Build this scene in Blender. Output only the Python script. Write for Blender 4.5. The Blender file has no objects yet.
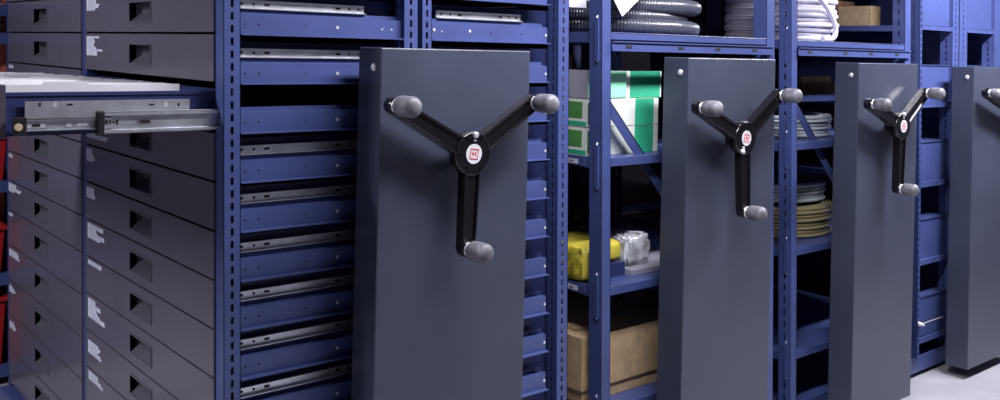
import bpy, math, random
random.seed(7)
C = bpy.context.scene.collection
EYE = 1.52                      # camera height above the floor

# ------------------------------------------------------------------ camera
PXC, PYC = 500.0, 49.584
V1, V2 = (-295.0, 31.0), (1630.0, 76.0)
F = math.sqrt((PXC-V1[0])*(V2[0]-PXC)+(PYC-V1[1])*(V2[1]-PYC))
def nrm(v):
    l = math.sqrt(sum(a*a for a in v)); return [a/l for a in v]
def crs(a, b): return [a[1]*b[2]-a[2]*b[1], a[2]*b[0]-a[0]*b[2], a[0]*b[1]-a[1]*b[0]]
def add(a, b): return tuple(i+j for i, j in zip(a, b))
def sub(a, b): return tuple(i-j for i, j in zip(a, b))
def mul(a, s): return tuple(i*s for i in a)
D1 = nrm((V1[0]-PXC, PYC-V1[1], -F)); D2 = nrm((V2[0]-PXC, PYC-V2[1], -F))
D3 = nrm(crs(D2, D1)); D2 = nrm(crs(D1, D3))
cam_d = bpy.data.cameras.new('camera'); cam = bpy.data.objects.new('camera', cam_d); C.objects.link(cam)
from mathutils import Matrix, Vector
cam.matrix_world = Matrix(((D2[0], D2[1], D2[2], 0), (D1[0], D1[1], D1[2], 0), (D3[0], D3[1], D3[2], EYE), (0, 0, 0, 1)))
cam_d.sensor_width = 36; cam_d.lens = F*36/1000; cam_d.shift_y = -(200-PYC)/1000
cam_d.clip_start = .05; cam_d.clip_end = 60
bpy.context.scene.camera = cam
def ray(x, y):
    c = (x-PXC, PYC-y, -F); return [sum(a*b for a, b in zip(c, d)) for d in (D2, D1, D3)]
def at(x, y, Y):                 # point seen at (x, y) standing on the plane Y
    r = ray(x, y); s = Y/r[1]; return (r[0]*s, Y, EYE+r[2]*s)
def atX(x, y, X):
    r = ray(x, y); s = X/r[0]; return (X, r[1]*s, EYE+r[2]*s)

# --------------------------------------------------------------- materials
MATS = {}
def mat(name, col, rough=.5, metal=0, noise=0, nscale=20, bump=0, bscale=200, coat=0, spec=.5, alpha=1, trans=0, col2=None, stretch=None, rvar=0):
    m = bpy.data.materials.new(name); m.use_nodes = True; nt = m.node_tree; b = nt.nodes['Principled BSDF']
    b.inputs['Base Color'].default_value = (*col, 1); b.inputs['Roughness'].default_value = rough
    b.inputs['Metallic'].default_value = metal; b.inputs['Coat Weight'].default_value = coat
    b.inputs['Specular IOR Level'].default_value = spec
    b.inputs['Transmission Weight'].default_value = trans
    tc = nt.nodes.new('ShaderNodeTexCoord'); mp = nt.nodes.new('ShaderNodeMapping')
    nt.links.new(tc.outputs['Object'], mp.inputs['Vector'])
    if stretch: mp.inputs['Scale'].default_value = stretch
    if noise or col2 or rvar:
        n = nt.nodes.new('ShaderNodeTexNoise'); n.inputs['Scale'].default_value = nscale; n.inputs['Detail'].default_value = 5
        nt.links.new(mp.outputs[0], n.inputs['Vector'])
        r = nt.nodes.new('ShaderNodeValToRGB'); r.color_ramp.elements[0].position = .35; r.color_ramp.elements[1].position = .68
        c2 = col2 or tuple(c*(1+noise) for c in col); c1 = tuple(c*(1-noise) for c in col) if not col2 else col
        r.color_ramp.elements[0].color = (*c1, 1); r.color_ramp.elements[1].color = (*c2, 1)
        nt.links.new(n.outputs[0], r.inputs[0]); nt.links.new(r.outputs[0], b.inputs['Base Color'])
        if rvar:
            mr = nt.nodes.new('ShaderNodeMapRange'); mr.inputs['To Min'].default_value = rough-rvar; mr.inputs['To Max'].default_value = rough+rvar
            nt.links.new(n.outputs[0], mr.inputs['Value']); nt.links.new(mr.outputs[0], b.inputs['Roughness'])
    if bump:
        n2 = nt.nodes.new('ShaderNodeTexNoise'); n2.inputs['Scale'].default_value = bscale; n2.inputs['Detail'].default_value = 3
        nt.links.new(mp.outputs[0], n2.inputs['Vector'])
        bp = nt.nodes.new('ShaderNodeBump'); bp.inputs['Strength'].default_value = bump; bp.inputs['Distance'].default_value = .002
        nt.links.new(n2.outputs[0], bp.inputs['Height']); nt.links.new(bp.outputs[0], b.inputs['Normal'])
    MATS[name] = m; return m
BLUE = mat('blue_rack_paint', (.050, .069, .20), .36, noise=.08, nscale=9, bump=.06, bscale=350, spec=.6)
BLUED = mat('blue_drawer_paint', (.028, .038, .13), .4, noise=.1, nscale=9, bump=.05, bscale=300)
PANEL = mat('charcoal_blue_powder_coat', (.043, .049, .078), .34, noise=.07, nscale=5, bump=.22, bscale=420, spec=.55, rvar=.05)
DRAWER = mat('gunmetal_drawer_paint', (.13, .12, .155), .27, metal=.4, noise=.04, nscale=2, bump=.04, bscale=300, coat=.2)
GALV = mat('galvanized_steel', (.78, .80, .84), .34, metal=.88, noise=.12, nscale=30)
ZINC = mat('bright_zinc', (.80, .81, .83), .36, metal=.6)
BLACK = mat('gloss_black_casting', (.005, .005, .007), .22, coat=.3, bump=.03, bscale=250)
BLKP = mat('black_plastic', (.012, .012, .014), .4)
HOLE = mat('dark_hole', (.004, .004, .006), .8)
KNOB = mat('worn_grey_rubber', (.085, .085, .10), .5, col2=(.17, .17, .19), nscale=45, bump=.35, bscale=260)
WHITE = mat('white_paper', (.86, .86, .88), .7)
BADGE = mat('badge_white', (.55, .55, .57), .6, spec=.2)
LABEL = mat('label_paper', (.52, .53, .62), .6)
INK = mat('label_ink', (.14, .15, .24), .7)
RED = mat('red_print', (.65, .05, .05), .5)
HOSE = mat('black_corrugated_hose', (.06, .065, .09), .3, spec=.7, coat=.3)
TUBEG = mat('grey_tubing', (.42, .40, .50), .35, coat=.2)
WCAB = mat('white_cable', (.64, .63, .72), .4)
CLEAR = mat('clear_vinyl_tubing', (.42, .46, .50), .12, coat=.6, spec=.8)
PULL = mat('pull_slope_lit', (.16, .16, .20), .3, metal=.6)  # lighter, shinier tone for the pull's slope, imitating light caught in the recess
GOLD = mat('amber_vinyl_tubing', (.28, .24, .13), .12, coat=.6, spec=.8)
CARD = mat('tan_cardboard', (.46, .32, .18), .75, noise=.14, nscale=25, bump=.1, bscale=120)
CARDD = mat('brown_cardboard', (.26, .14, .075), .8, noise=.2, nscale=25)
TAPE = mat('packing_tape', (.56, .43, .27), .3)
MINT = mat('mint_green_print', (.30, .80, .50), .45, noise=.05)
GREEN = mat('green_print', (.03, .36, .20), .45, noise=.12, nscale=14)
GREEN2 = mat('leaf_green_print', (.08, .26, .07), .5, noise=.2, nscale=30)
BOXW = mat('white_carton', (.72, .76, .70), .6, noise=.05, nscale=12)
BOXG = mat('grey_carton', (.30, .30, .36), .6, noise=.06, nscale=12)
YEL = mat('yellow_bag_film', (.62, .52, .05), .35, col2=(.16, .13, .02), nscale=38, bump=.5, bscale=26)
YELP = mat('yellow_bag', (.66, .56, .07), .35, noise=.12, nscale=18, bump=.5, bscale=18)
FILM = mat('crinkled_clear_film', (.55, .56, .60), .1, coat=1, noise=.5, nscale=22, bump=1.0, bscale=30)
REDP = mat('red_bin_plastic', (.34, .016, .02), .3, coat=.3)
BROWN = mat('rust_red_paint', (.36, .10, .06), .5)
FLOOR = mat('grey_concrete', (.34, .34, .37), .42, noise=.12, nscale=3, bump=.1, bscale=40)
WALL = mat('painted_wall', (.12, .12, .15), .8, noise=.04, nscale=2)
CEIL = mat('white_ceiling', (.25, .25, .28), .9, noise=.03, nscale=2)
STEEL = mat('track_steel', (.50, .51, .54), .3, metal=.9)
LAMP = bpy.data.materials.new('lamp_diffuser'); LAMP.use_nodes = True
_b = LAMP.node_tree.nodes['Principled BSDF']; _b.inputs['Emission Color'].default_value = (.93, .94, 1, 1); _b.inputs['Emission Strength'].default_value = 9
_b.inputs['Base Color'].default_value = (.9, .9, .9, 1)

# ------------------------------------------------------------ mesh builder
class MB:
    def __init__(s): s.v = []; s.f = []; s.mi = []; s.sm = []
    def quad(s, pts, mi=0):
        n = len(s.v); s.v += [tuple(p) for p in pts]; s.f.append(tuple(range(n, n+len(pts)))); s.mi.append(mi); s.sm.append(False)
    def box(s, x0, x1, y0, y1, z0, z1, mi=0):
        n = len(s.v); s.v += [(x, y, z) for z in (z0, z1) for y in (y0, y1) for x in (x0, x1)]
        for f in ((0, 2, 3, 1), (4, 5, 7, 6), (0, 1, 5, 4), (2, 6, 7, 3), (0, 4, 6, 2), (1, 3, 7, 5)):
            s.f.append(tuple(n+i for i in f)); s.mi.append(mi); s.sm.append(False)
    def prism(s, poly, off, mi=0):            # poly: 3-D points in order, off: extrusion vector
        n = len(s.v); k = len(poly); s.v += [tuple(p) for p in poly]+[add(p, off) for p in poly]
        s.f.append(tuple(range(n, n+k))); s.f.append(tuple(range(n+2*k-1, n+k-1, -1))); s.mi += [mi, mi]; s.sm += [False]*2
        for i in range(k):
            j = (i+1) % k; s.f.append((n+j, n+i, n+k+i, n+k+j)); s.mi.append(mi); s.sm.append(False)
    def frame(s, d):
        d = nrm(d); a = (0, 0, 1) if abs(d[2]) < .9 else (1, 0, 0)
        u = nrm(crs(a, d)); return d, u, crs(d, u)
    def lathe(s, p, d, prof, n=20, mi=0):     # prof: list of (distance along d, radius)
        d, u, w = s.frame(d); b = len(s.v)
        for t, r in prof:
            for i in range(n):
                a = 2*math.pi*i/n
                s.v.append(tuple(p[k]+d[k]*t+r*(math.cos(a)*u[k]+math.sin(a)*w[k]) for k in range(3)))
        for q in range(len(prof)-1):
            for i in range(n):
                j = (i+1) % n; s.f.append((b+q*n+i, b+q*n+j, b+(q+1)*n+j, b+(q+1)*n+i)); s.mi.append(mi); s.sm.append(True)
        s.f.append(tuple(b+i for i in reversed(range(n)))); s.f.append(tuple(b+(len(prof)-1)*n+i for i in range(n))); s.mi += [mi]*2; s.sm += [False]*2
    def cyl(s, a, b, r, n=16, mi=0):
        d = sub(b, a); l = math.sqrt(sum(q*q for q in d)); s.lathe(a, d, [(0, r), (l, r)], n, mi)
    def tube(s, pts, r, n=8, closed=False, mi=0):   # r: number or list
        N = len(pts); b = len(s.v); pu = None
        for i, p in enumerate(pts):
            q0 = pts[(i-1) % N] if (closed or i > 0) else p; q1 = pts[(i+1) % N] if (closed or i < N-1) else p
            d = nrm(sub(q1, q0))
            if pu is None: _, u, w = s.frame(d)
            else:
                dt = sum(a*c for a, c in zip(pu, d)); u = nrm([a-c*dt for a, c in zip(pu, d)]); w = crs(d, u)
            pu = u; rr = r[i] if isinstance(r, list) else r
            for k in range(n):
                a = 2*math.pi*k/n
                s.v.append(tuple(p[m]+rr*(math.cos(a)*u[m]+math.sin(a)*w[m]) for m in range(3)))
        for i in range(N if closed else N-1):
            i2 = (i+1) % N
            for k in range(n):
                k2 = (k+1) % n; s.f.append((b+i*n+k, b+i*n+k2, b+i2*n+k2, b+i2*n+k)); s.mi.append(mi); s.sm.append(True)
        if not closed:
            s.f.append(tuple(b+k for k in reversed(range(n)))); s.f.append(tuple(b+(N-1)*n+k for k in range(n))); s.mi += [mi]*2; s.sm += [False]*2
    def build(s, name, mats, parent=None, lean=0, bevel=0, solid=0):
        if not isinstance(mats, (list, tuple)): mats = [mats]
        base = (0, 0, 0)
        q = parent
        while q is not None: base = add(base, tuple(q.location)); q = q.parent
        vs = [(x+lean*(EYE-z), y, z) for x, y, z in s.v]
        if parent is None:
            xs = [v[0] for v in vs]; ys = [v[1] for v in vs]; zs = [v[2] for v in vs]
            base = ((min(xs)+max(xs))/2, (min(ys)+max(ys))/2, min(zs))
        me = bpy.data.meshes.new(name); me.from_pydata([sub(v, base) for v in vs], [], s.f)
        for m in mats: me.materials.append(m)
        me.polygons.foreach_set('material_index', s.mi); me.polygons.foreach_set('use_smooth', s.sm); me.update()
        o = bpy.data.objects.new(name, me); C.objects.link(o)
        if parent is None: o.location = base
        else: o.parent = parent
        if solid:
            md = o.modifiers.new('thickness', 'SOLIDIFY'); md.thickness = solid; md.offset = -1
        if bevel:
            md = o.modifiers.new('edges', 'BEVEL'); md.width = bevel; md.segments = 2; md.limit_method = 'ANGLE'; md.angle_limit = math.radians(40)
        return o
def tag(o, label, cat=None, group=None, kind=None):
    o['label'] = label
    if cat: o['category'] = cat
    if group: o['group'] = group
    if kind: o['kind'] = kind
    return o
def empty(name, loc, label, cat, group=None):
    o = bpy.data.objects.new(name, None); C.objects.link(o); o.location = loc; o.empty_display_size = .1
    return tag(o, label, cat, group)
def struct(name, mb, m):
    o = mb.build(name, m); o['kind'] = 'structure'; return o

# ------------------------------------------------------------- the setting
RX0, RX1, RY0, RY1, RZ = -3.0, 7.6, -2.6, 6.4, 2.52
m = MB(); m.box(RX0-.1, RX1+.1, RY0-.1, RY1+.1, -.1, 0); struct('floor', m, FLOOR)
m = MB(); m.box(RX0-.1, RX1+.1, RY0-.1, RY1+.1, RZ, RZ+.1); struct('ceiling', m, CEIL)
m = MB(); m.box(RX0-.1, RX0, RY0, RY1, 0, RZ); struct('wall_left', m, WALL)
m = MB(); m.box(RX1, RX1+.1, RY0, RY1, 0, RZ); struct('wall_right', m, WALL)
m = MB(); m.box(RX0, RX1, RY1, RY1+.1, 0, RZ); struct('wall_back', m, WALL)
m = MB(); m.box(RX0, RX1, RY0-.1, RY0, 0, RZ); struct('wall_front', m, WALL)
for i, ty in enumerate((2.28, 3.9)):
    m = MB(); m.box(.2, 7.4, ty-.05, ty-.025, 0, .012); m.box(.2, 7.4, ty+.025, ty+.05, 0, .012); m.box(.2, 7.4, ty-.025, ty+.025, 0, .004)
    o = struct('trim_%d' % (i+1), m, STEEL); tag(o, 'steel floor track the mobile racks roll on')

def lamp(x, y, length, label):
    t = empty('ceiling_light', (x, y, RZ), label, 'ceiling light', 'ceiling lights')
    m = MB(); m.box(x-length/2, x+length/2, y-.09, y+.09, RZ-.05, RZ); m.build('housing', CEIL, t, bevel=.004)
    m = MB(); m.box(x-length/2+.02, x+length/2-.02, y-.075, y+.075, RZ-.065, RZ-.05); m.build('diffuser', LAMP, t)
for k, (lx, ly, e, lb) in enumerate(((4.6, 1.35, 128, 'long ceiling light above the aisle, farthest right'), (2.05, 1.38, 72, 'long ceiling light above the aisle, before the first two panels'), (-1.1, 2.9, 100, 'long ceiling light beside the drawer fronts, leftmost'))):
    lamp(lx, ly, 1.6, lb)
    L = bpy.data.lights.new('lamp_light', 'AREA'); L.shape = 'RECTANGLE'; L.size = 1.5; L.size_y = .14; L.energy = e; L.color = (.93, .92, 1)
    o = bpy.data.objects.new('lamp_light', L); C.objects.link(o); o.location = (lx, ly, RZ-.07)

# ------------------------------------------------------------- rack pieces
def post_mesh(x0, x1, y, zb, zt, depth=.045, slots='front', sx=None, back=False, pitch=.0305, sh=.018, sw=.0075):
    """C-shaped perforated upright: slotted sheet web with two return flanges"""
    m = MB()
    def sheet(a0, a1, holes, fn):
        if not holes: m.quad([fn(a0, zb), fn(a1, zb), fn(a1, zt), fn(a0, zt)]); return
        c = (a0+a1)/2; h0, h1 = c-sw/2*(1 if a1 > a0 else -1), c+sw/2*(1 if a1 > a0 else -1)
        m.quad([fn(a0, zb), fn(h0, zb), fn(h0, zt), fn(a0, zt)]); m.quad([fn(h1, zb), fn(a1, zb), fn(a1, zt), fn(h1, zt)])
        z = zb; 
        while z < zt:
            z2 = min(zt, z+pitch-sh); m.quad([fn(h0, z), fn(h1, z), fn(h1, z2), fn(h0, z2)]); z += pitch
    sg = -1 if back else 1
    fr = lambda a, z: (a, y, z)
    sheet(x0, x1, slots in ('front', 'both'), fr)
    sheet(y+sg*depth, y, slots in ('side', 'both'), lambda a, z: (x0, a, z))
    sheet(y, y+sg*depth, slots in ('side', 'both'), lambda a, z: (x1, a, z))
    return m
def beam_row(m, x0, x1, y, z):
    m.box(x0, x1, y+.012, y+.016, z, z+.046)           # face
    m.box(x0, x1, y-.004, y+.016, z-.003, z)           # bottom lip
    m.box(x0, x1, y+.012, y+.04, z+.046, z+.049)       # top flange
    m.box(x0, x1, y+.036, y+.040, z+.049, z+.060)      # upstand
def holes(m, xs, y, z, r=.0025, mi=0):
    for x in xs: m.lathe((x, y, z), (0, -1, 0), [(0, r), (.0006, r)], 10, mi)

def end_panel(c, X0, X1, ztop, lab, wl):
    """tall closed steel panel at the end of a rack, with its three-spoke wheel"""
    m = MB(); m.box(X0, X1, 2.0, 2.106, .05, ztop)
    p = m.build('end_panel', PANEL, c, bevel=.003); p['label'] = 'tall charcoal steel end panel'
    m = MB(); zt = ztop-.05
    m.lathe((X0, 2.033, zt), (-1, 0, 0), [(0, .0105), (.002, .0105), (.005, .0085), (.008, .004)], 14)
    m.build('screw', ZINC, p)
    # wheel
    (hx, hy), ends, kl, pin = wl; kr = .0165+.0000+kl*.125
    HY = 1.942
    H = at(hx, hy, HY); hub = (H[0], HY, H[2])
    m = MB()
    yq = 2.0-HY; m.lathe((hub[0], 2.0, hub[2]), (0, -1, 0), [(0, .030), (yq-.030, .026), (yq-.026, .054), (yq-.018, .058), (yq+.006, .058), (yq+.010, .055)], 32)
    for e in ends:
        E = at(e[0], e[1], HY); E = (E[0], HY, E[2])
        d = sub(E, hub); l = math.sqrt(d[0]**2+d[2]**2); u = (d[0]/l, 0, d[2]/l); w = (-u[2], 0, u[0])
        P = lambda a, b, yy: (hub[0]+u[0]*a+w[0]*b, yy, hub[2]+u[2]*a+w[2]*b)
        a0, w0, w1 = .03, .0255, .0215
        m.prism([P(a0, -w0, HY-.004), P(l, -w1, HY-.004), P(l, w1, HY-.004), P(a0, w0, HY-.004)], (0, .026, 0))
        for sg in (-1, 1):                              # two raised ribs along every spoke
            m.prism([P(a0, sg*w0, HY-.010), P(l-.012, sg*w1, HY-.010), P(l-.012, sg*(w1-.006), HY-.010), P(a0, sg*(w0-.006), HY-.010)], (0, .008, 0))
        m.lathe((E[0], HY+.024, E[2]), (0, -1, 0), [(0, .017), (.004, .0215), (.030, .0215), (.036, .019)], 24)
    whl = m.build('hand_wheel', BLACK, c, bevel=.0015); whl['label'] = 'glossy black three-spoke hand wheel'
    for e in ends:
        E = at(e[0], e[1], HY)
        m = MB(); y0 = HY-.012
        m.lathe((E[0], y0+.002, E[2]), (0, -1, 0), [(0, .0185), (.003, .0195), (.005, .015), (.008, .015)], 20); m.build('collar', ZINC, whl)
        m = MB(); r = kr; pr = [(0, .017), (.003, .0205), (.012, r-.001), (.025, r)]
        L0 = kl-.02
        for k in range(0, 9):
            a = k/8*math.pi/2; pr.append((L0-.002+.018*math.sin(a), r*math.cos(a)*.97+.0008))
        m.lathe((E[0], y0-.003, E[2]), (0, -1, 0), pr, 24); m.build('knob', KNOB, whl)['label'] = 'worn grey knob'
    m = MB(); yf = HY-.010
    m.lathe((hub[0], yf, hub[2]), (0, -1, 0), [(0, .026), (.0012, .026)], 32)
    def sq(a, ang):
        return (hub[0]+a[0]*math.cos(ang)-a[1]*math.sin(ang), yf-.0022, hub[2]+a[0]*math.sin(ang)+a[1]*math.cos(ang))
    ang = -.15; s = .0135; t = .002
    for poly in ([(-s, -s), (s, -s), (s, -s+t), (-s, -s+t)], [(-s, s-t), (s, s-t), (s, s), (-s, s)], [(-s, -s), (-s+t, -s), (-s+t, s), (-s, s)], [(s-t, -s), (s, -s), (s, s), (s-t, s)],
                 [(-.006, -.006), (-.0042, -.006), (-.0042, .006), (-.006, .006)], [(.0042, -.006), (.006, -.006), (.006, .006), (.0042, .006)],
                 [(-.006, .006), (-.004, .006), (.0008, -.002), (-.0008, -.002)], [(.004, .006), (.006, .006), (.0008, -.002), (-.0008, -.002)]):
        m.prism([sq(a, ang) for a in poly], (0, .0008, 0), 1)
    m.build('badge', [BADGE, RED], whl)['label'] = 'round white badge with a red square M mark'
    m = MB(); pa = pin; q = (hub[0]+.050*math.cos(pa), yf+.004, hub[2]+.050*math.sin(pa))
    m.lathe(q, (0, -1, 0), [(0, .008), (.012, .008), (.014, .005)], 16)
    q2 = (hub[0]+.036*math.cos(pa), yf+.002, hub[2]+.036*math.sin(pa)); m.lathe(q2, (0, -1, 0), [(0, .004), (.006, .004)], 12)
    m.build('locking_pin', ZINC, whl)
    return p

def base_of(x0, x1): return ((x0+x1)/2, 3.2, 0)
def plinth(c, x0, x1, lean):
    m = MB(); m.box(x0, x1, 2.17, 4.25, .022, .10)
    for yy in (2.28, 3.9):
        for xx in (x0+.12, x1-.12): m.lathe((xx, yy-.02, .055), (0, 1, 0), [(0, .043), (.04, .043)], 20)
    m.build('wheeled_base', BLUE, c, lean=0, bevel=.003)

ZT = 2.06        # top of the uprights
G0 = EYE+.0235; PIT = .1197
def gz(j): return G0-PIT*j
def gz2(j): return gz(j) if j <= 6 else gz(6)-.1405*(j-6)   # second column: taller drawers lower down

# =========================================================== carriage A
KA = .025
A = empty('mobile_drawer_rack', base_of(.94, 2.087), 'mobile blue rack full of shallow drawers, one drawer pulled out, leftmost of the four', 'mobile rack')
plinth(A, .945, 2.087, KA)
for x0, x1 in ((.945, .988), (1.461, 1.508), (1.521, 1.555), (2.039, 2.087)):
    post_mesh(x0, x1, 2.15, .1, ZT, slots='both' if x0 > 1 else 'front').build('upright', BLUE, A, lean=KA, solid=.0018)
for y0 in (3.205, 4.22):
    m = MB(); m.box(.944, .985, y0, y0+.043, .1, ZT); m.build('upright', BLUED, A, lean=KA, bevel=.002)
    m = MB(); m.box(2.04, 2.087, y0, y0+.043, .1, ZT); m.build('upright', BLUE, A, lean=KA, bevel=.002)
m = MB(); m.box(.945, 2.087, 2.16, 4.26, ZT, ZT+.02); m.build('added_top_cover', BLUE, A, lean=KA, bevel=.003)  # added cover above the view, keeps ceiling light out of the rack
m = MB(); m.box(1.500, 1.53, 2.24, 4.24, .1, ZT); m.build('center_partition', BLUED, A, lean=KA)
OPEN = 2
for j in range(-4, 12):
    z = gz(j)
    for side in (0, 1):
        x0, x1 = ((.99, 1.462) if side == 0 else (1.557, 2.006))
        m = MB(); beam_row(m, x0, x1, 2.152, z)
        hz = z+.024
        if side == 0:
            holes(m, (1.006, 1.042), 2.164, hz, .0028, 1); holes(m, (1.17,), 2.164, hz, .0022, 1); holes(m, (1.262,), 2.163, hz, .0046, 2); holes(m, (1.40,1.43), 2.164, hz, .003, 2)
        else:
            holes(m, (1.572, 1.70), 2.163, hz+.004, .0048, 2); holes(m, (1.60,), 2.164, hz, .0025, 2); holes(m, (1.78, 1.90), 2.164, hz, .0028, 1); holes(m, (2.0,), 2.163, hz, .0046, 2)
        m.build('end_rail', [BLUE, HOLE, ZINC], A, lean=KA)
        if side == 0 and j == OPEN: pass
        else:
            m = MB(); zs = z+.064; a0, a1 = (.992, 1.36) if side == 0 else (1.60, 1.92)
            m.box(a0, a1, 2.192, 2.195, zs, zs+.019); m.box(a0, a1, 2.180, 2.195, zs-.002, zs); m.box(a0, a1, 2.186, 2.195, zs+.019, zs+.0205)
            hc = zs+.010
            for xx, w in ((a0+.018, .003), (a0+.05, .003), (a0+.085, .007), (a1-.08, .007), (a1-.045, .003), (a1-.018, .003)):
                m.box(xx-w, xx+w, 2.1912, 2.1925, hc-.0028, hc+.0028, 1)
            m.build('drawer_slide', [GALV, HOLE], A, lean=KA)
# drawers
FX = .94
def drawer(j, col, y0, y1, h0, h1, labels, dx=0, side='left'):
    """front plate with a real recessed pull, a blue tray behind it, label strips"""
    zb, zt = (gz2(j)+.003, gz2(j-1)-.003) if col == 2 else (gz(j)+.003, gz(j-1)-.003)
    ra, rb = (zb+.030, zb+.083) if zt-zb < .125 else (zb+.042, zb+.098)
    x0, x1 = FX+dx, FX+dx+.018
    m = MB()
    Y0, Y1 = y0+.002, y1-.002
    m.box(x0, x1, Y0, h0, zb, zt); m.box(x0, x1, h1, Y1, zb, zt); m.box(x0, x1, h0, h1, zb, ra); m.box(x0, x1, h0, h1, rb, zt)
    d = m.build('drawer', DRAWER, A, lean=KA)
    m = MB(); D = .034
    m.box(x0+D, x0+D+.002, h0, h1, ra, rb); m.box(x0, x0+D, h0-.002, h0, ra, rb); m.box(x0, x0+D, h1, h1+.002, ra, rb); m.box(x0, x0+D, h0, h1, rb, rb+.002)
    m.prism([(x0+.001, h0, ra), (x0+D, h0, ra), (x0+D, h0, ra+.026)], (0, h1-h0, 0), 1)
    e = .0035
    for a in ((h0-e, h0, ra-e, rb+e), (h1, h1+e, ra-e, rb+e), (h0, h1, ra-e, ra), (h0, h1, rb, rb+e)): m.box(x0-.0025, x0, a[0], a[1], a[2], a[3])
    m.build('recessed_pull', [DRAWER, PULL], d, lean=KA)
    m = MB(); bx0, bx1 = x1, x1+.50; th = .001; bt = zt-.016
    ny, fy = y0+.016, y1-.02
    m.box(bx0, bx1, ny, ny+.002, zb+.004, bt); m.box(bx0, bx1, fy, fy+.002, zb+.004, bt); m.box(bx0, bx1, ny, fy, zb+.004, zb+.006); m.box(bx1-.002, bx1, ny, fy, zb+.004, bt)
    m.box(bx0, bx1, ny-.004, ny, bt-.008, bt)
    m.build('tray', BLUED, d, lean=KA)
    if labels:
        m = MB(); zz, yl = labels[0], labels[1]
        hgt = .0068
        for w in labels[2]:
            m.box(x0-.0011, x0-.0002, yl-w, yl, zz-hgt, zz-.0004, 0); m.box(x0-.0014, x0-.0010, yl-w*.85, yl-w*.15, zz-hgt*.62, zz-hgt*.38, 1); zz -= hgt
        m.build('label_strips', [LABEL, INK], d, lean=KA)['label'] = 'white paper label strips'
    return d
def lab(x, y, rows):             # label block whose top left corner is seen at (x, y)
    z = EYE
    for _ in range(4): p = atX(x, y, FX+KA*(EYE-z)); z = p[2]
    q = atX(x+5, y, FX+KA*(EYE-z)); k = (p[1]-q[1])/5
    return (p[2], p[1], [w*k for w in rows])
def right_drawer(j):              # drawers of the other side, opening towards the gap
    for y0, y1 in ((2.195, 3.2), (3.25, 4.22)):
        zb, zt = gz(j)+.002, gz(j-1)-.002; x1 = 2.085
        m = MB(); m.box(x1-.018, x1, y0, y1, zb, zt); m.box(x1-.50, x1-.018, y0+.016, y0+.018, zb+.004, zt-.016, 1); m.box(x1-.50, x1-.018, y0+.016, y1-.02, zb+.004, zb+.006, 1)
        m.build('drawer', [DRAWER, BLUED], A, lean=KA)
C1 = (2.195, 3.2056, 2.617, 2.783); C2 = (3.248, 4.22, 3.649, 3.824)
LAB1 = {0: lab(87, -4, [10, 8, 9, 9, 12, 11, 8]), 1: lab(87, 36, [12, 7, 8, 7, 7, 9, 15, 10, 10]),
        3: lab(87, 124, [8, 7, 9, 8, 20, 18]), 4: lab(87, 147.5, [5, 5, 6, 7, 8, 6]), 5: lab(87, 186, [7, 7, 7, 8, 8]),
        6: lab(88, 222, [15, 15, 8, 9, 16, 16, 12]), 7: lab(88.5, 259, [13, 13]), 8: lab(88.5, 297, [7, 7, 12, 12, 8, 9, 11, 16, 16]),
        9: lab(88.5, 339, [10, 12, 11, 9, 12, 13]), 10: lab(89, 370, [9, 9, 12, 14])}
LAB2 = {2: lab(9, 64.5, [4, 4]), 5: lab(9, 153, [3, 4]), 6: lab(9, 182, [7, 7, 12, 11, 5]), 7: lab(9, 211.5, [4, 3]),
        8: lab(9.5, 248, [8, 9, 9, 10]), 9: lab(9.5, 284, [3, 5, 6, 4]), 10: lab(10, 320, [4, 5, 6, 5])}
OPX = at(6, 110, 2.205)[0]-.94-.024     # how far the open drawer is pulled out (negative)
for j in range(-3, 12):
    right_drawer(j)
    d1 = drawer(j, 1, *C1, LAB1.get(j) if j != OPEN else None, dx=OPX if j == OPEN else 0)
    if j == OPEN: d1['label'] = 'drawer pulled out, filled with white folders'
    drawer(j, 2, *C2, LAB2.get(j))
# the open drawer's telescopic slide, on the side that faces the aisle
zt = gz(0)
def zy(x, y): return at(x, y, 2.19)[2]
m = MB()
xl, xr = at(103, 120, 2.18)[0], at(216, 120, 2.18)[0]+.03
zT, zB = zy(160, 110), zy(160, 131.5)
def channel(m, x0, x1, z0, z1, y0, y1, lip=.004):
    m.box(x0, x1, y1-.002, y1, z0, z1); m.box(x0, x1, y0, y1, z0, z0+.002); m.box(x0, x1, y0, y1, z1-.002, z1)
    m.box(x0, x1, y0, y0+.0015, z0, z0+lip); m.box(x0, x1, y0, y0+.0015, z1-lip, z1)
channel(m, xl, xr, zB, zT, 2.176, 2.188, .009)
for px, w, h in ((107, .004, .004), (111, .002, .004), (114.5, .003, .002), (118, .0025, .0055)):
    X = at(px, 120, 2.18)[0]; zc = (zB+zT)/2; m.box(X-w, X+w, 2.1852, 2.1862, zc-h, zc+h, 1)
X = at(146, 120, 2.18)[0]; m.box(X-.016, X+.014, 2.1845, 2.1862, zc-.007, zc+.007, 2); m.box(X-.012, X+.010, 2.184, 2.1846, zc-.004, zc+.004, 1)
m.build('outer_slide', [GALV, HOLE, STEEL], A, lean=0, bevel=.0008)['label'] = 'outer member of the extended drawer slide'
m = MB(); x0 = at(20, 124, 2.18)[0]; a, b = zy(60, 118), zy(60, 131)
channel(m, x0, xl+.02, b, a, 2.180, 2.190, .004)
zc = (a+b)/2
X = at(37, 124, 2.18)[0]; m.box(X-.018, X+.018, 2.186, 2.189, zc-.006, zc+.006, 2); m.box(X-.008, X+.008, 2.1852, 2.1862, zc-.003, zc+.003, 1)
for px in (70, 80, 86): X = at(px, 124, 2.18)[0]; m.lathe((X, 2.188, zc), (0, -1, 0), [(0, .006), (.001, .006)], 14, 2)
m.build('inner_slide', [GALV, HOLE, ZINC], A)['label'] = 'inner member of the extended drawer slide'
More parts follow.
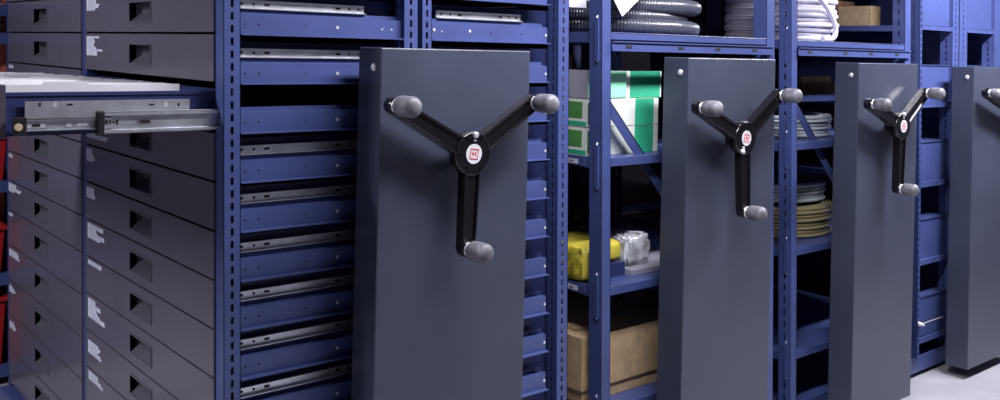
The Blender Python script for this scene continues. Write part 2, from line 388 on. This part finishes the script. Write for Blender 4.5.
m = MB(); m.box(x0-.012, x0+.012, 2.176, 2.192, b-.006, a+.004); m.lathe((x0-.004, 2.178, zc-.002), (0, -1, 0), [(0, .008), (.006, .008)], 16, 1)
m.build('slide_stop', [BLKP, TAPE], A, bevel=.001)
m = MB(); m.box(xl-.014, xl+.003, 2.174, 2.190, zB-.003, zT+.002); m.build('slide_stop', BLKP, A, bevel=.003)
m = MB(); xa, xb = at(26, 108, 2.19)[0], at(191, 108, 2.19)[0]
pz0, pz1 = zy(100, 119), zy(100, 100.5)
m.box(xa, xb, 2.199, 2.2012, pz0, pz1)
for px, w, h, k in ((41, .002, .004, 1), (56, .005, .005, 2), (71, .006, .002, 1), (153, .006, .002, 1), (167, .005, .005, 2), (180, .002, .004, 1)):
    X = at(px, 104.5, 2.19)[0]; z = zy(px, 104.8); m.box(X-w, X+w, 2.1982, 2.1992, z-h, z+h, k)
m.build('mounting_plate', [GALV, HOLE, ZINC], A)
# folders standing in the open drawer
F0 = None
ztray = gz(OPEN)+.0105
n = 27
for i in range(n):
    Y = 2.232+i*(3.165-2.232)/(n-1)
    w = random.uniform(.372, .392); tb = random.randrange(4)
    m = MB(); x0 = .94+OPX+.028; z1 = EYE-.099-.012*i/n-random.uniform(0, .003); tz = z1+.007
    m.prism([(x0, Y, ztray), (x0+w, Y, ztray), (x0+w, Y, z1), (x0+.07*(tb+1)+.03, Y, z1), (x0+.07*(tb+1)+.025, Y, tz), (x0+.07*tb+.005, Y, tz), (x0+.07*tb, Y, z1), (x0, Y, z1)], (0, .004, 0))
    m.prism([(x0+.004, Y+.004, ztray), (x0+w-.004, Y+.004, ztray), (x0+w-.004, Y+.004, z1-.004), (x0+.004, Y+.004, z1-.004)], (0, .022, 0), 0)
    o = m.build('file_folder', WHITE)
    if i == 0: lb = 'white paper folder nearest the metal slide in the open drawer'
    elif i == n-1: lb = 'white paper folder at the far end of the open drawer'
    else: lb = 'white paper folder packed among others inside the open drawer'
    tag(o, lb, 'folder', 'white folders in the open drawer')

A_end = dict(c=A)
end_panel(A, at(381.5, 50, 2.0)[0], at(530.4, 50, 2.0)[0], EYE-.002, '', ((471.5, 153.5), ((395, 105.5), (533, 102.5), (467, 249)), .080, math.radians(88)))

# =========================================================== open racks B and C
def open_rack(x0, x1, lean, label, shelves, nm):
    sl = None if nm == 'B' else 'side'
    c = empty('mobile_shelf_rack', base_of(x0, x1), label, 'mobile rack')
    plinth(c, x0, x1, lean)
    pw = .043
    for yy, bk in ((2.15, False), (3.16, True), (3.22, False), (4.24, True)):
        post_mesh(x0, x0+pw, yy, .1, ZT, .056, sl, back=bk, pitch=.05, sh=.024, sw=.009).build('upright', BLUE, c, lean=lean, solid=.0018)
        post_mesh(x1-.055, x1, yy, .1, ZT, .06, sl, back=bk, pitch=.05, sh=.024, sw=.009).build('upright', BLUE, c, lean=lean, solid=.0018)
    for z, tie in shelves:
        for ya, yb in ((2.212, 3.10), (3.28, 4.18)):
            m = MB(); m.box(x0+.006, x1-.006, ya, yb, z-.004, z); m.box(x0+.006, x1-.006, ya, ya+.004, z-.036, z-.004); m.box(x0+.006, x1-.006, yb-.004, yb, z-.036, z-.004)
            m.box(x0+.006, x0+.010, ya, yb, z-.036, z-.004); m.box(x1-.010, x1-.006, ya, yb, z-.036, z-.004)
            s = m.build('shelf', BLUE, c, lean=lean, bevel=.0015)
        if tie:
            m = MB(); m.box(x0+pw, x1-.055, 2.152, 2.156, z-.024, z+.000); m.box(x0+pw, x1-.055, 2.15, 2.2, z-.002, z)
            m.build('shelf_edge', BLUE, c, lean=lean, bevel=.001)
            m = MB(); m.box(x0+pw, x1-.02, 2.143, 2.147, z-.062, z-.029); m.box(x0+pw, x1-.02, 2.137, 2.147, z-.033, z-.029); m.box(x0+pw, x1-.02, 2.139, 2.147, z-.062, z-.060)
            for t in (.09, .40, .64, .90):
                X = x0+pw+t*(x1-.055-x0-pw); m.box(X-.014, X+.014, 2.1418, 2.1435, z-.052, z-.042, 1)
            m.build('cross_tie', [BLUE, HOLE], c, lean=lean)
        else:
            m = MB(); m.box(x0+pw, x1-.055, 2.158, 2.212, z-.003, z); m.box(x0+pw, x1-.055, 2.156, 2.160, z-.028, z-.0)
            m.build('shelf_edge', BLUE, c, lean=lean, bevel=.001)
        m = MB()                                        # clip where the shelf hooks on the upright
        pts = [(x0-.004, 2.166+q, z-.10+k*.017) for k, q in enumerate((0, .004, -.003, .002, .005, -.002, .003, 0, .004, 0))]
        m.tube(pts, .0022, 6); m.box(x0-.0075, x0-.001, 2.16, 2.176, z-.095, z+.045, 1)
        m.build('shelf_clip', [ZINC, BLUE], c, lean=lean)
    # diagonal brace
    m = MB(); a = (x0+pw-.01, 2.19, EYE-.135); b = (a[0]+.46, 2.19, EYE-.135-.50)
    w = .021; m.prism([(a[0], a[1], a[2]-w*1.3), (b[0], b[1], b[2]-w*1.3), (b[0], b[1], b[2]+w*1.3), (a[0], a[1], a[2]+w*1.3)], (0, .004, 0))
    m.prism([(a[0], a[1], a[2]+w*1.0), (b[0], b[1], b[2]+w*1.0), (b[0], b[1], b[2]+w*1.3), (a[0], a[1], a[2]+w*1.3)], (0, .02, 0))
    m.build('diagonal_brace', BLUE, c, lean=lean)
    m = MB(); m.box(x0, x1, 2.15, 4.24, ZT, ZT+.02); m.build('added_top_cover', BLUE, c, lean=lean, bevel=.003)  # added unseen cover, stops lamp light falling in between the shelves
    return c
ST, SM, SL, SB, SC = EYE+.066, EYE-.350, EYE-.778, EYE-1.180, EYE-1.20
BX0, BX1 = 2.236, 3.206
CX0, CX1 = 3.3195, 4.2963
B = open_rack(BX0, BX1, .030, 'mobile blue rack with black hose and green boxes on open shelves, behind second panel', [(ST, 1), (SM, 0), (SL, 0), (SB, 0)], 'B')
Cc = open_rack(CX0, CX1, .036, 'mobile blue rack with thick white tubing on its top shelf, behind third panel', [(ST, 1), (SM, 0), (SL, 0), (SC, 0)], 'C')
end_panel(B, at(689, 50, 2.0)[0], at(776, 50, 2.0)[0], EYE-.012, '', ((744, 138), ((700, 107.5), (780, 95), (744.5, 211.5)), .074, math.radians(-118)))
end_panel(Cc, at(859.5, 50, 2.0)[0], at(918.5, 50, 2.0)[0], EYE-.020, '', ((901.5, 126), ((871, 104), (925.5, 93), (899, 188.5)), .072, math.radians(95)))
# inner shelf of C
m = MB(); m.box(CX0+.02, CX1-.05, 2.36, 3.08, EYE-.175, EYE-.170); m.box(CX0+.02, CX1-.05, 2.36, 2.364, EYE-.200, EYE-.175)
m.build('shelf', BLUE, Cc, lean=.03, bevel=.001)
# printed label holders on B's side edge
for z in (SM, SL):
    m = MB(); m.box(BX0+.001, BX0+.0045, 2.23, 2.75, z-.030, z-.006); m.box(BX0-.0005, BX0+.0008, 2.26, 2.60, z-.026, z-.010, 1)
    for k in range(9): m.box(BX0-.001, BX0-.0004, 2.28+.03*k, 2.298+.03*k, z-.021, z-.015, 2)
    m.build('label_holder', [BLUE, LABEL, INK], B, lean=.03)['label'] = 'white label strip in a holder on the shelf edge'

# =========================================================== carriage D
DX0, DX1 = 4.385, 5.36
KD = .028
D = empty('mobile_drawer_rack', base_of(DX0, DX1), 'mobile blue rack closed by deep blue end plates, rightmost of the four', 'mobile rack')
plinth(D, DX0, DX1, KD)
for x0, x1 in ((DX0, DX0+.022), (4.716, 4.785), (4.792, 4.88), (5.19, 5.36)):
    post_mesh(x0, x1, 2.15, .1, ZT, .06, 'both').build('upright', BLUE, D, lean=KD, solid=.0018)
for yy in (3.2, 4.2):
    for x0 in (DX0, DX1-.05):
        m = MB(); m.box(x0, x0+.05, yy, yy+.04, .1, ZT); m.build('upright', BLUE, D, lean=KD, bevel=.002)
for zt, zb in [(at(935, a, 2.16)[2], at(935, b, 2.16)[2]) for a, b in ((-50, 30.5), (65, 107), (141, 185), (217, 261), (293, 337))]:
    for x0, x1 in ((DX0+.022, 4.716), (4.88, 5.19)):
        m = MB(); m.box(x0, x1, 2.165, 2.169, zb+.022, zt); m.box(x0, x1, 2.150, 2.169, zb+.020, zb+.023); m.box(x0, x1, 2.150, 2.153, zb, zb+.022); m.box(x0, x1, 2.16, 2.3, zt-.003, zt)
        m.lathe(((x0+x1)/2, 2.1505, zb+.011), (0, -1, 0), [(0, .004), (.0008, .004)], 12, 1)
        m.build('end_plate', [BLUE, HOLE], D, lean=KD)
zD = atX(868, 25.5, DX0+.005)[2]; pD = at(935, 65, 2.16)[2]-at(935, 141, 2.16)[2]
for zs in [zD-pD*k for k in range(4)]:
    m = MB(); m.box(DX0+.01, DX1-.01, 2.30, 4.2, zs-.004, zs); m.box(DX0+.005, DX0+.01, 2.22, 4.2, zs-.028, zs); m.build('shelf', BLUE, D, lean=KD)
m = MB(); m.box(4.83, 4.85, 2.25, 4.2, .1, ZT); m.box(DX0+.02, DX1-.02, 3.205, 3.21, .1, ZT); m.build('center_partition', BLUED, D, lean=KD)  # cross sheet added so the lit room wall doesn't show through the gaps
m = MB(); m.box(DX1-.006, DX1-.002, 2.21, 4.2, .1, ZT); m.build('added_side_sheet', BLUE, D, lean=KD)  # added to close the far side, so the gaps between plates stay dark
m = MB(); m.box(DX0, DX1, 2.15, 4.24, ZT, ZT+.02); m.build('added_top_cover', BLUE, D, lean=KD, bevel=.003)  # added unseen cover against light from above
x4 = at(974.5, 70, 2.0)[0]
end_panel(D, x4, x4+.495, EYE-.030, '', ((1022, 116), ((988, 93), (1040, 86), (1018, 170)), .052, math.radians(100)))
h = at(924, 325, 2.12); h2 = at(944, 318, 2.12)
m = MB(); hy = 2.135; p = (h[0], hy, h[2]); q = (h2[0]+.02, hy, h2[2])
m.tube([(p[0]-.01, hy, p[2]-.004), p, q], .0022, 8); m.lathe((p[0], 2.148, p[2]), (0, -1, 0), [(0, .011), (.008, .011), (.012, .007), (.03, .006)], 12)
m.build('latch_rod', ZINC, D, lean=0)['label'] = 'bright steel latch rod'

# =========================================================== goods
def ring_pts(cx, cy, z, r, n, a0=0, a1=2*math.pi, sq=1.0, dz=0, wob=0, ph=0):
    return [(cx+(r+wob*math.sin(3*t+ph))*math.cos(t), cy+(r+wob*math.sin(2*t+ph))*math.sin(t)*sq, z+dz*(t-a0)/(2*math.pi)+wob*.4*math.sin(2*t+ph)) for t in [a0+(a1-a0)*i/n for i in range(n+1)]]
def corr(n, r, amp): return [r+amp*(1 if i % 4 in (0, 1) else -1) for i in range(n)]

# black corrugated hose, loosely coiled on B's top shelf
m = MB()
N = 760
for k, (dx, rr, z) in enumerate(((.0, .335, .029), (-.035, .315, .068), (.01, .33, .108), (-.03, .31, .148), (.0, .325, .188))):
    pts = ring_pts(2.70+dx, 2.575, ST+z, rr, N, wob=.006, ph=k)[:-1]
    m.tube(pts, corr(N, .0265 if k in (0, 2, 4) else .021, .0022), 12, closed=True)
tag(m.build('corrugated_hose', HOSE), 'thick black corrugated hose coiled on the top shelf under a white sheet', 'hose')
# thinner black cable inside and beside the hose
m = MB()
for k in range(9):
    m.tube(ring_pts(2.99-.004*k, 2.955, ST+.014+k*.019, .095+.012*math.sin(k*2.1), 60, wob=.012, ph=k)[:-1], .009, 8, closed=True)
tag(m.build('cable_coil', BLKP), 'thin black cable coil behind the right end of the corrugated hose', 'cable')
m = MB()
cx, cy, r0 = 3.95, 2.725, .172
for k in range(17):
    m.tube(ring_pts(cx, cy, ST+.008+k*.0125, r0+.006*math.sin(k*1.7), 70)[:-1], .0068, 8, closed=True)
tag(m.build('tubing_coil', TUBEG), 'grey tubing in a tight ribbed stack behind the white tubing coil', 'tubing')
# white sheets
def sheet(c, w, h, ang, tilt, label):
    m = MB(); ca, sa = math.cos(ang), math.sin(ang)
    P = lambda a, b: (c[0]+a*ca-b*sa, c[1]+(a*sa+b*ca)*tilt, c[2]+a*sa+b*ca)
    m.prism([P(0, 0), P(w, 0), P(w, h), P(0, h)], (0, -.0015, 0)); return tag(m.build('paper_sheet', WHITE), label, 'paper')
p = at(622, 16.5, 2.215); sheet(p, .21, .15, math.radians(36), .05, 'white paper sheet hanging corner-down over the black hose')
p = at(563, 6.5, 2.34); sheet((2.20+.06, 2.34, p[2]), .09, .10, 0, .05, 'small white sheet at left end of the black hose, above the narrow gap')

# cartons --------------------------------------------------------------
def carton(x0, x1, y0, y1, z0, z1, mats, name='carton', flap=True, decals=()):
    m = MB(); m.box(x0, x1, y0, y1, z0, z1)
    if flap:
        m.box((x0+x1)/2-.001, (x0+x1)/2+.001, y0-.0004, y1+.0004, z1-.0002, z1+.0006, 1)
    for d in decals:             # (face, a0, a1, b0, b1, material) fractions of the face
        f, a0, a1, b0, b1, k = d
        if f == 'f': m.box(x0+(x1-x0)*a0, x0+(x1-x0)*a1, y0-.0008, y0, z0+(z1-z0)*b0, z0+(z1-z0)*b1, k)
        else: m.box(x0-.0008, x0, y0+(y1-y0)*a0, y0+(y1-y0)*a1, z0+(z1-z0)*b0, z0+(z1-z0)*b1, k)
    return m.build(name, mats, bevel=.002)
h = .0962
rows = ((SM, 'bottom'), (SM+h, 'middle'), (SM+2*h, 'topmost'))
xg0, xg1, xg2 = BX0+.022, BX0+.215, BX0+.45
for i, (z, w) in enumerate(rows):
    top = i == 2
    if not top:
        dec = [('f', .62, 1, .02, .98, 2), ('s', .12, .80, .30, .86, 3), ('s', .0, 1, .0, .14, 2), ('f', .9, 1., .02, .98, 4)]
        o = carton(xg0, xg2-.065, 2.235, 2.62, z+.0005, z+h-.002, [BOXW, INK, GREEN, GREEN2, BOXW], decals=[('f', .66, .93, .0, 1, 2), ('s', .05, .92, .30, .90, 3), ('s', 0, 1, .03, .20, 2), ('f', .02, .10, .1, .9, 3)], flap=False)
        tag(o, 'white carton with green label and green edge, %s of the three-high stack' % w, 'box', 'green and white cartons')
    else:
        o = carton(xg0, xg1, 2.235, 2.62, z+.0005, z+h-.002, [BOXG, BOXW, MINT], decals=[('f', .03, .99, .02, .98, 2)])
        tag(o, 'pale mint-green carton with grey side on top of the white cartons', 'box', 'green and white cartons')
        o = carton(xg1+.006, xg2-.04, 2.245, 2.62, z+.0005, z+h-.003, [BOXW, BOXW, GREEN, BOXW], decals=[('f', .12, .96, .0, 1, 2)])
        tag(o, 'deeper green carton to the right of the mint-green one', 'box', 'green and white cartons')
# folded cardboard behind the top cartons
o = carton(2.40, 2.62, 2.68, 2.98, SM+.0005, SM+.338, [CARD, TAPE], decals=()); tag(o, 'brown cardboard box behind the green and white cartons', 'box')

# yellow bag
def bag(x0, x1, y0, y1, z0, z1, mats, name, label, sag=.006, cat='bag', nx=14, ny=12, nz=8, seed=1):
    random.seed(seed); m = MB()
    cx, cy, cz = (x0+x1)/2, (y0+y1)/2, (z0+z1)/2
    def sp(a, e=.32):
        return math.copysign(abs(a)**e, a)
    U, V = 48, 20; idx = []
    for v in range(V+1):
        ph = -math.pi/2+math.pi*v/V; rw = []
        for u in range(U):
            th = 2*math.pi*u/U
            r = 1+random.uniform(-sag, sag)
            x = cx+(x1-x0)/2*sp(math.cos(th))*sp(math.cos(ph))*r; y = cy+(y1-y0)/2*sp(math.sin(th))*sp(math.cos(ph))*r
            z = max(z0, cz+(z1-z0)/2*sp(math.sin(ph), .4)*r); rw.append(len(m.v)); m.v.append((x, y, z))
        idx.append(rw)
    for v in range(V):
        for u in range(U):
            u2 = (u+1) % U; m.f.append((idx[v][u], idx[v][u2], idx[v+1][u2], idx[v+1][u])); m.mi.append(1 if (len(mats) > 1 and v < V*.75 and (u//6) % 2 == 0) else 0); m.sm.append(True)
    return tag(m.build(name, mats), label, cat)
bag(BX0+.022, BX0+.16, 2.23, 2.52, SL+.0005, SL+.122, [YELP, YEL], 'printed_bag', 'full yellow plastic bag with dark print at front of the shelf', cat='bag', sag=.02, seed=3)
bag(BX0+.165, BX0+.245, 2.26, 2.50, SL+.048, SL+.120, [YELP], 'filled_bag', 'small yellow bag on a blue box beside the printed yellow bag', seed=4)
o = carton(BX0+.165, BX0+.245, 2.25, 2.50, SL+.0005, SL+.047, [BLUED, BLUE]); tag(o, 'small dark blue box under the small yellow bag', 'box')
# shiny crumpled film
bag(BX0+.27, BX0+.40, 2.27, 2.40, SL+.0185, SL+.125, [FILM], 'plastic_wrapping', 'shiny crumpled clear plastic wrapping beside the small yellow bag', sag=.13, cat='wrapping', seed=11)
o = carton(BX0+.255, BX0+.60, 2.225, 2.55, SL+.0005, SL+.018, [BOXG, BOXG], name='flat_tray'); tag(o, 'flat grey tray under the shiny plastic wrapping', 'tray')
# small parts bags seen under the green cartons
m = MB()
for k in range(7):
    a = (2.60+.03*k, 2.72+.03*(k % 3), SL+.30+.0*(k % 2)); m.tube([(a[0]-.05, a[1], SL+.012+.018*k), (a[0], a[1]-.02, SL+.02+.018*k), (a[0]+.07, a[1]+.01, SL+.012+.018*k)], .010, 8)
tag(m.build('cable_bundle', BLKP), 'dark bundle of cables lying deep on the shelf behind plastic wrapping', 'cable')
# big cartons on the bottom shelf
zp, zq = at(611, 332, 2.228)[2], at(611, 383, 2.228)[2]
o = carton(BX0+.03, BX0+.50, 2.235, 2.62, SB+.001, zq-.001, [CARD, TAPE]); tag(o, 'flat tan carton lying under the big tan carton', 'box')
o = carton(BX0+.02, BX0+.48, 2.228, 2.66, zq, zp, [CARD, TAPE]); tag(o, 'big tan cardboard carton on the shelf under the yellow bag', 'box')
o = carton(BX0+.06, BX0+.34, 2.30, 2.58, zp+.001, zp+.012, [CARD, TAPE]); tag(o, 'thin tan cardboard lying on the big tan carton', 'box')

# rack C goods
m = MB(); r = .0112
for k in range(9):
    z = ST+.0115+k*.0205
    R = .150+[.0, -.012, .004, .016, .005, .018, .012, .0, .01][k]
    m.tube(ring_pts(3.74, 2.40, z, R, 90, wob=.004, ph=k*1.3)[:-1], r, 10, closed=True)
    m.tube(ring_pts(3.74, 2.40, z+.004, R-.022, 90, wob=.003, ph=k*2.3)[:-1], r, 10, closed=True)
a = at(808, 1, 2.27); b = at(842, 22, 2.27)
pts = [(3.58, 2.218, ST+.215), (3.66, 2.218, ST+.165), (3.71, 2.218, ST+.125), (3.745, 2.218, ST+.085), (3.758, 2.218, ST+.05), (3.745, 2.218, ST+.022), (3.71, 2.218, ST+.012), (3.66, 2.22, ST+.011)]
def smooth(p, n=5):
    out = []
    for i in range(len(p)-1):
        a, b, c, d = p[max(0, i-1)], p[i], p[i+1], p[min(len(p)-1, i+2)]
        for k in range(n):
            t = k/n; out.append(tuple(.5*((2*b[q])+(-a[q]+c[q])*t+(2*a[q]-5*b[q]+4*c[q]-d[q])*t*t+(-a[q]+3*b[q]-3*c[q]+d[q])*t**3) for q in range(3)))
    return out+[p[-1]]
m.tube(smooth(pts), r, 10)
tag(m.build('white_tubing', WCAB), 'thick coil of white tubing with a loose end on the top shelf', 'tubing')
def flat_coil(cx, cy, z, R, h, r, matl, label, rows=3):
    m = MB(); k = 0; zz = z+r
    while zz < z+h:
        for q in range(rows): m.tube(ring_pts(cx, cy, zz+random.uniform(0, .001), R-q*2.05*r-(k % 2)*r*.6, 64, wob=.003, ph=k+q)[:-1], r, 8, closed=True)
        zz += 2*r*.96; k += 1
    return tag(m.build('tubing_coil', matl), label, 'tubing')
flat_coil(3.72, 2.56, SM+.0005, .30, .085, .008, CLEAR, 'flat coil of clear tubing on the shelf crossed by the diagonal brace')
flat_coil(3.72, 2.56, SL+.0005, .315, .135, .0085, GOLD, 'tall coil of amber tubing on the shelf below the clear coil')
flat_coil(3.74, 2.58, SL+.142, .29, .075, .0085, CLEAR, 'clear tubing coil stacked on top of the amber coil')
zs = EYE-.1695
o = carton(CX0+.03, CX0+.12, 2.39, 2.72, zs, zs+.145, [CARDD, TAPE]); tag(o, 'tall narrow brown carton beside the slotted post of the third rack', 'box')
a, b = at(806, 90, 2.42)[0], at(835, 90, 2.42)[0]
o = carton(a-.03, b+.10, 2.42, 2.66, zs, zs+.052, [CARDD, TAPE]); tag(o, 'brown flat carton on the inner shelf, under a shorter carton', 'box')
o = carton(a-.03, b-.03, 2.425, 2.62, zs+.0525, zs+.080, [CARD, TAPE]); tag(o, 'short tan carton lying on the brown flat carton', 'box')
# rack D goods seen between C's upright and the white tubing
pa, pb = atX(838, 24, 4.41), atX(871, 24, 4.41)
o = carton(4.41, 4.50, pb[1], pa[1], zD+.0005, zD+.098, [CARD, TAPE]); tag(o, 'tan cardboard box right of the white tubing, on a higher shelf', 'box')
o = carton(4.44, 4.60, pa[1]+.02, pa[1]+.20, zD+.0005, zD+.13, [CARDD, TAPE]); tag(o, 'dark cardboard box behind the tan box and white tubing', 'box')

# =========================================================== far shelf with bins, left edge
FXR = 1.0
E_ = empty('wall_shelf_rack', (1.3, 5.1, 0), 'blue shelf rack with red bins at far left behind the drawer rack', 'shelf rack')
def FX_(x, y, Y=4.75): return at(x, y, Y)
zsh = [FX_(4, yy)[2] for yy in (6, 33, 175, 264, 352)]
fx1 = at(7.5, 50, 4.72)[0]+.30; fx0 = fx1-1.0
for z in zsh:
    m = MB(); m.box(fx0, fx1, 4.55, 5.5, z-.004, z); m.box(fx0, fx1, 4.55, 4.554, z-.05, z-.004); m.build('shelf', BLUE, E_, bevel=.001)
for xx, yy in ((fx0, 4.71), (fx0, 5.5), (fx1-.04, 4.71), (fx1-.04, 5.5)):
    m = MB(); m.box(xx, xx+.04, yy, yy+.04, 0, 2.3); m.build('upright', BROWN if False else BLUE, E_, bevel=.002)
m = MB(); m.box(fx0, fx1, 5.54, 5.545, .1, 2.3); m.build('back_sheet', BLUED, E_)
xb = at(5, 150, 4.6)[0]
def red_bin(z0, z1, x1, label, w=.20):
    m = MB(); x0 = x1-w; y0, y1 = 4.562, 4.704; t = .004; fl = .012
    m.prism([(x0+fl, y0+fl, z0), (x1-fl, y0+fl, z0), (x1, y0, z1), (x0, y0, z1)], (0, t, 0))
    m.prism([(x0+fl, y1-t, z0), (x1-fl, y1-t, z0), (x1, y1, z1), (x0, y1, z1)], (0, t, 0))
    m.prism([(x1-fl-t, y0+fl, z0), (x1-fl-t, y1, z0), (x1-t, y1, z1), (x1-t, y0, z1)], (t, 0, 0))
    m.prism([(x0+fl, y0+fl, z0), (x0+fl, y1, z0), (x0, y1, z1), (x0, y0, z1)], (t, 0, 0))
    m.box(x0+fl, x1-fl, y0+fl, y1, z0, z0+t)
    b = m.build('storage_bin', REDP); tag(b, label, 'bin', 'red bins at the far left')
    m = MB(); e = .012
    m.box(x0-e, x1+e, y0-e, y0+t, z1-.014, z1+.004); m.box(x0-e, x1+e, y1-t, y1+e, z1-.014, z1+.004); m.box(x1-t, x1+e, y0, y1, z1-.014, z1+.004); m.box(x0-e, x0+t, y0, y1, z1-.014, z1+.004)
    m.build('rim', REDP, b, bevel=.004); return b
bz = lambda y: at(4, y, 4.7)[2]
red_bin(zsh[2]+.001, bz(133), xb, 'red plastic bin at left edge, highest of three')
red_bin(zsh[3]+.001, bz(221), xb, 'red plastic bin at left edge, middle of three')
red_bin(zsh[4]+.001, bz(290), xb+.01, 'red plastic bin at left edge, lowest of three')
for k in range(3):
    m = MB(); m.lathe((fx1-.80, 4.80, zsh[1]+.0225+.0455*k), (1, 0, 0), [(0, .016), (.01, .022), (.60-.02*k, .022), (.61-.02*k, .018)], 16)
    tag(m.build('paper_roll', WHITE), ('bottom', 'middle', 'topmost')[k]+' of the stacked white paper rolls on the far left shelf', 'paper roll', 'white rolls at the far left')
m = MB(); xk = at(5, 55, 4.72)[0]; m.box(xk-.012, xk+.012, 4.72, 4.76, 0, 2.0)
m.build('upright', BROWN, E_)['label'] = 'rust red upright'

# --------------------------------------------------------------- world, view
w = bpy.data.worlds.new('world'); bpy.context.scene.world = w; w.use_nodes = True
w.node_tree.nodes['Background'].inputs[0].default_value = (.4, .42, .55, 1); w.node_tree.nodes['Background'].inputs[1].default_value = .05
vs = bpy.context.scene.view_settings
vs.view_transform = 'Standard'; vs.look = 'None'; vs.gamma = 1; vs.use_curve_mapping = False; vs.exposure = 0.0
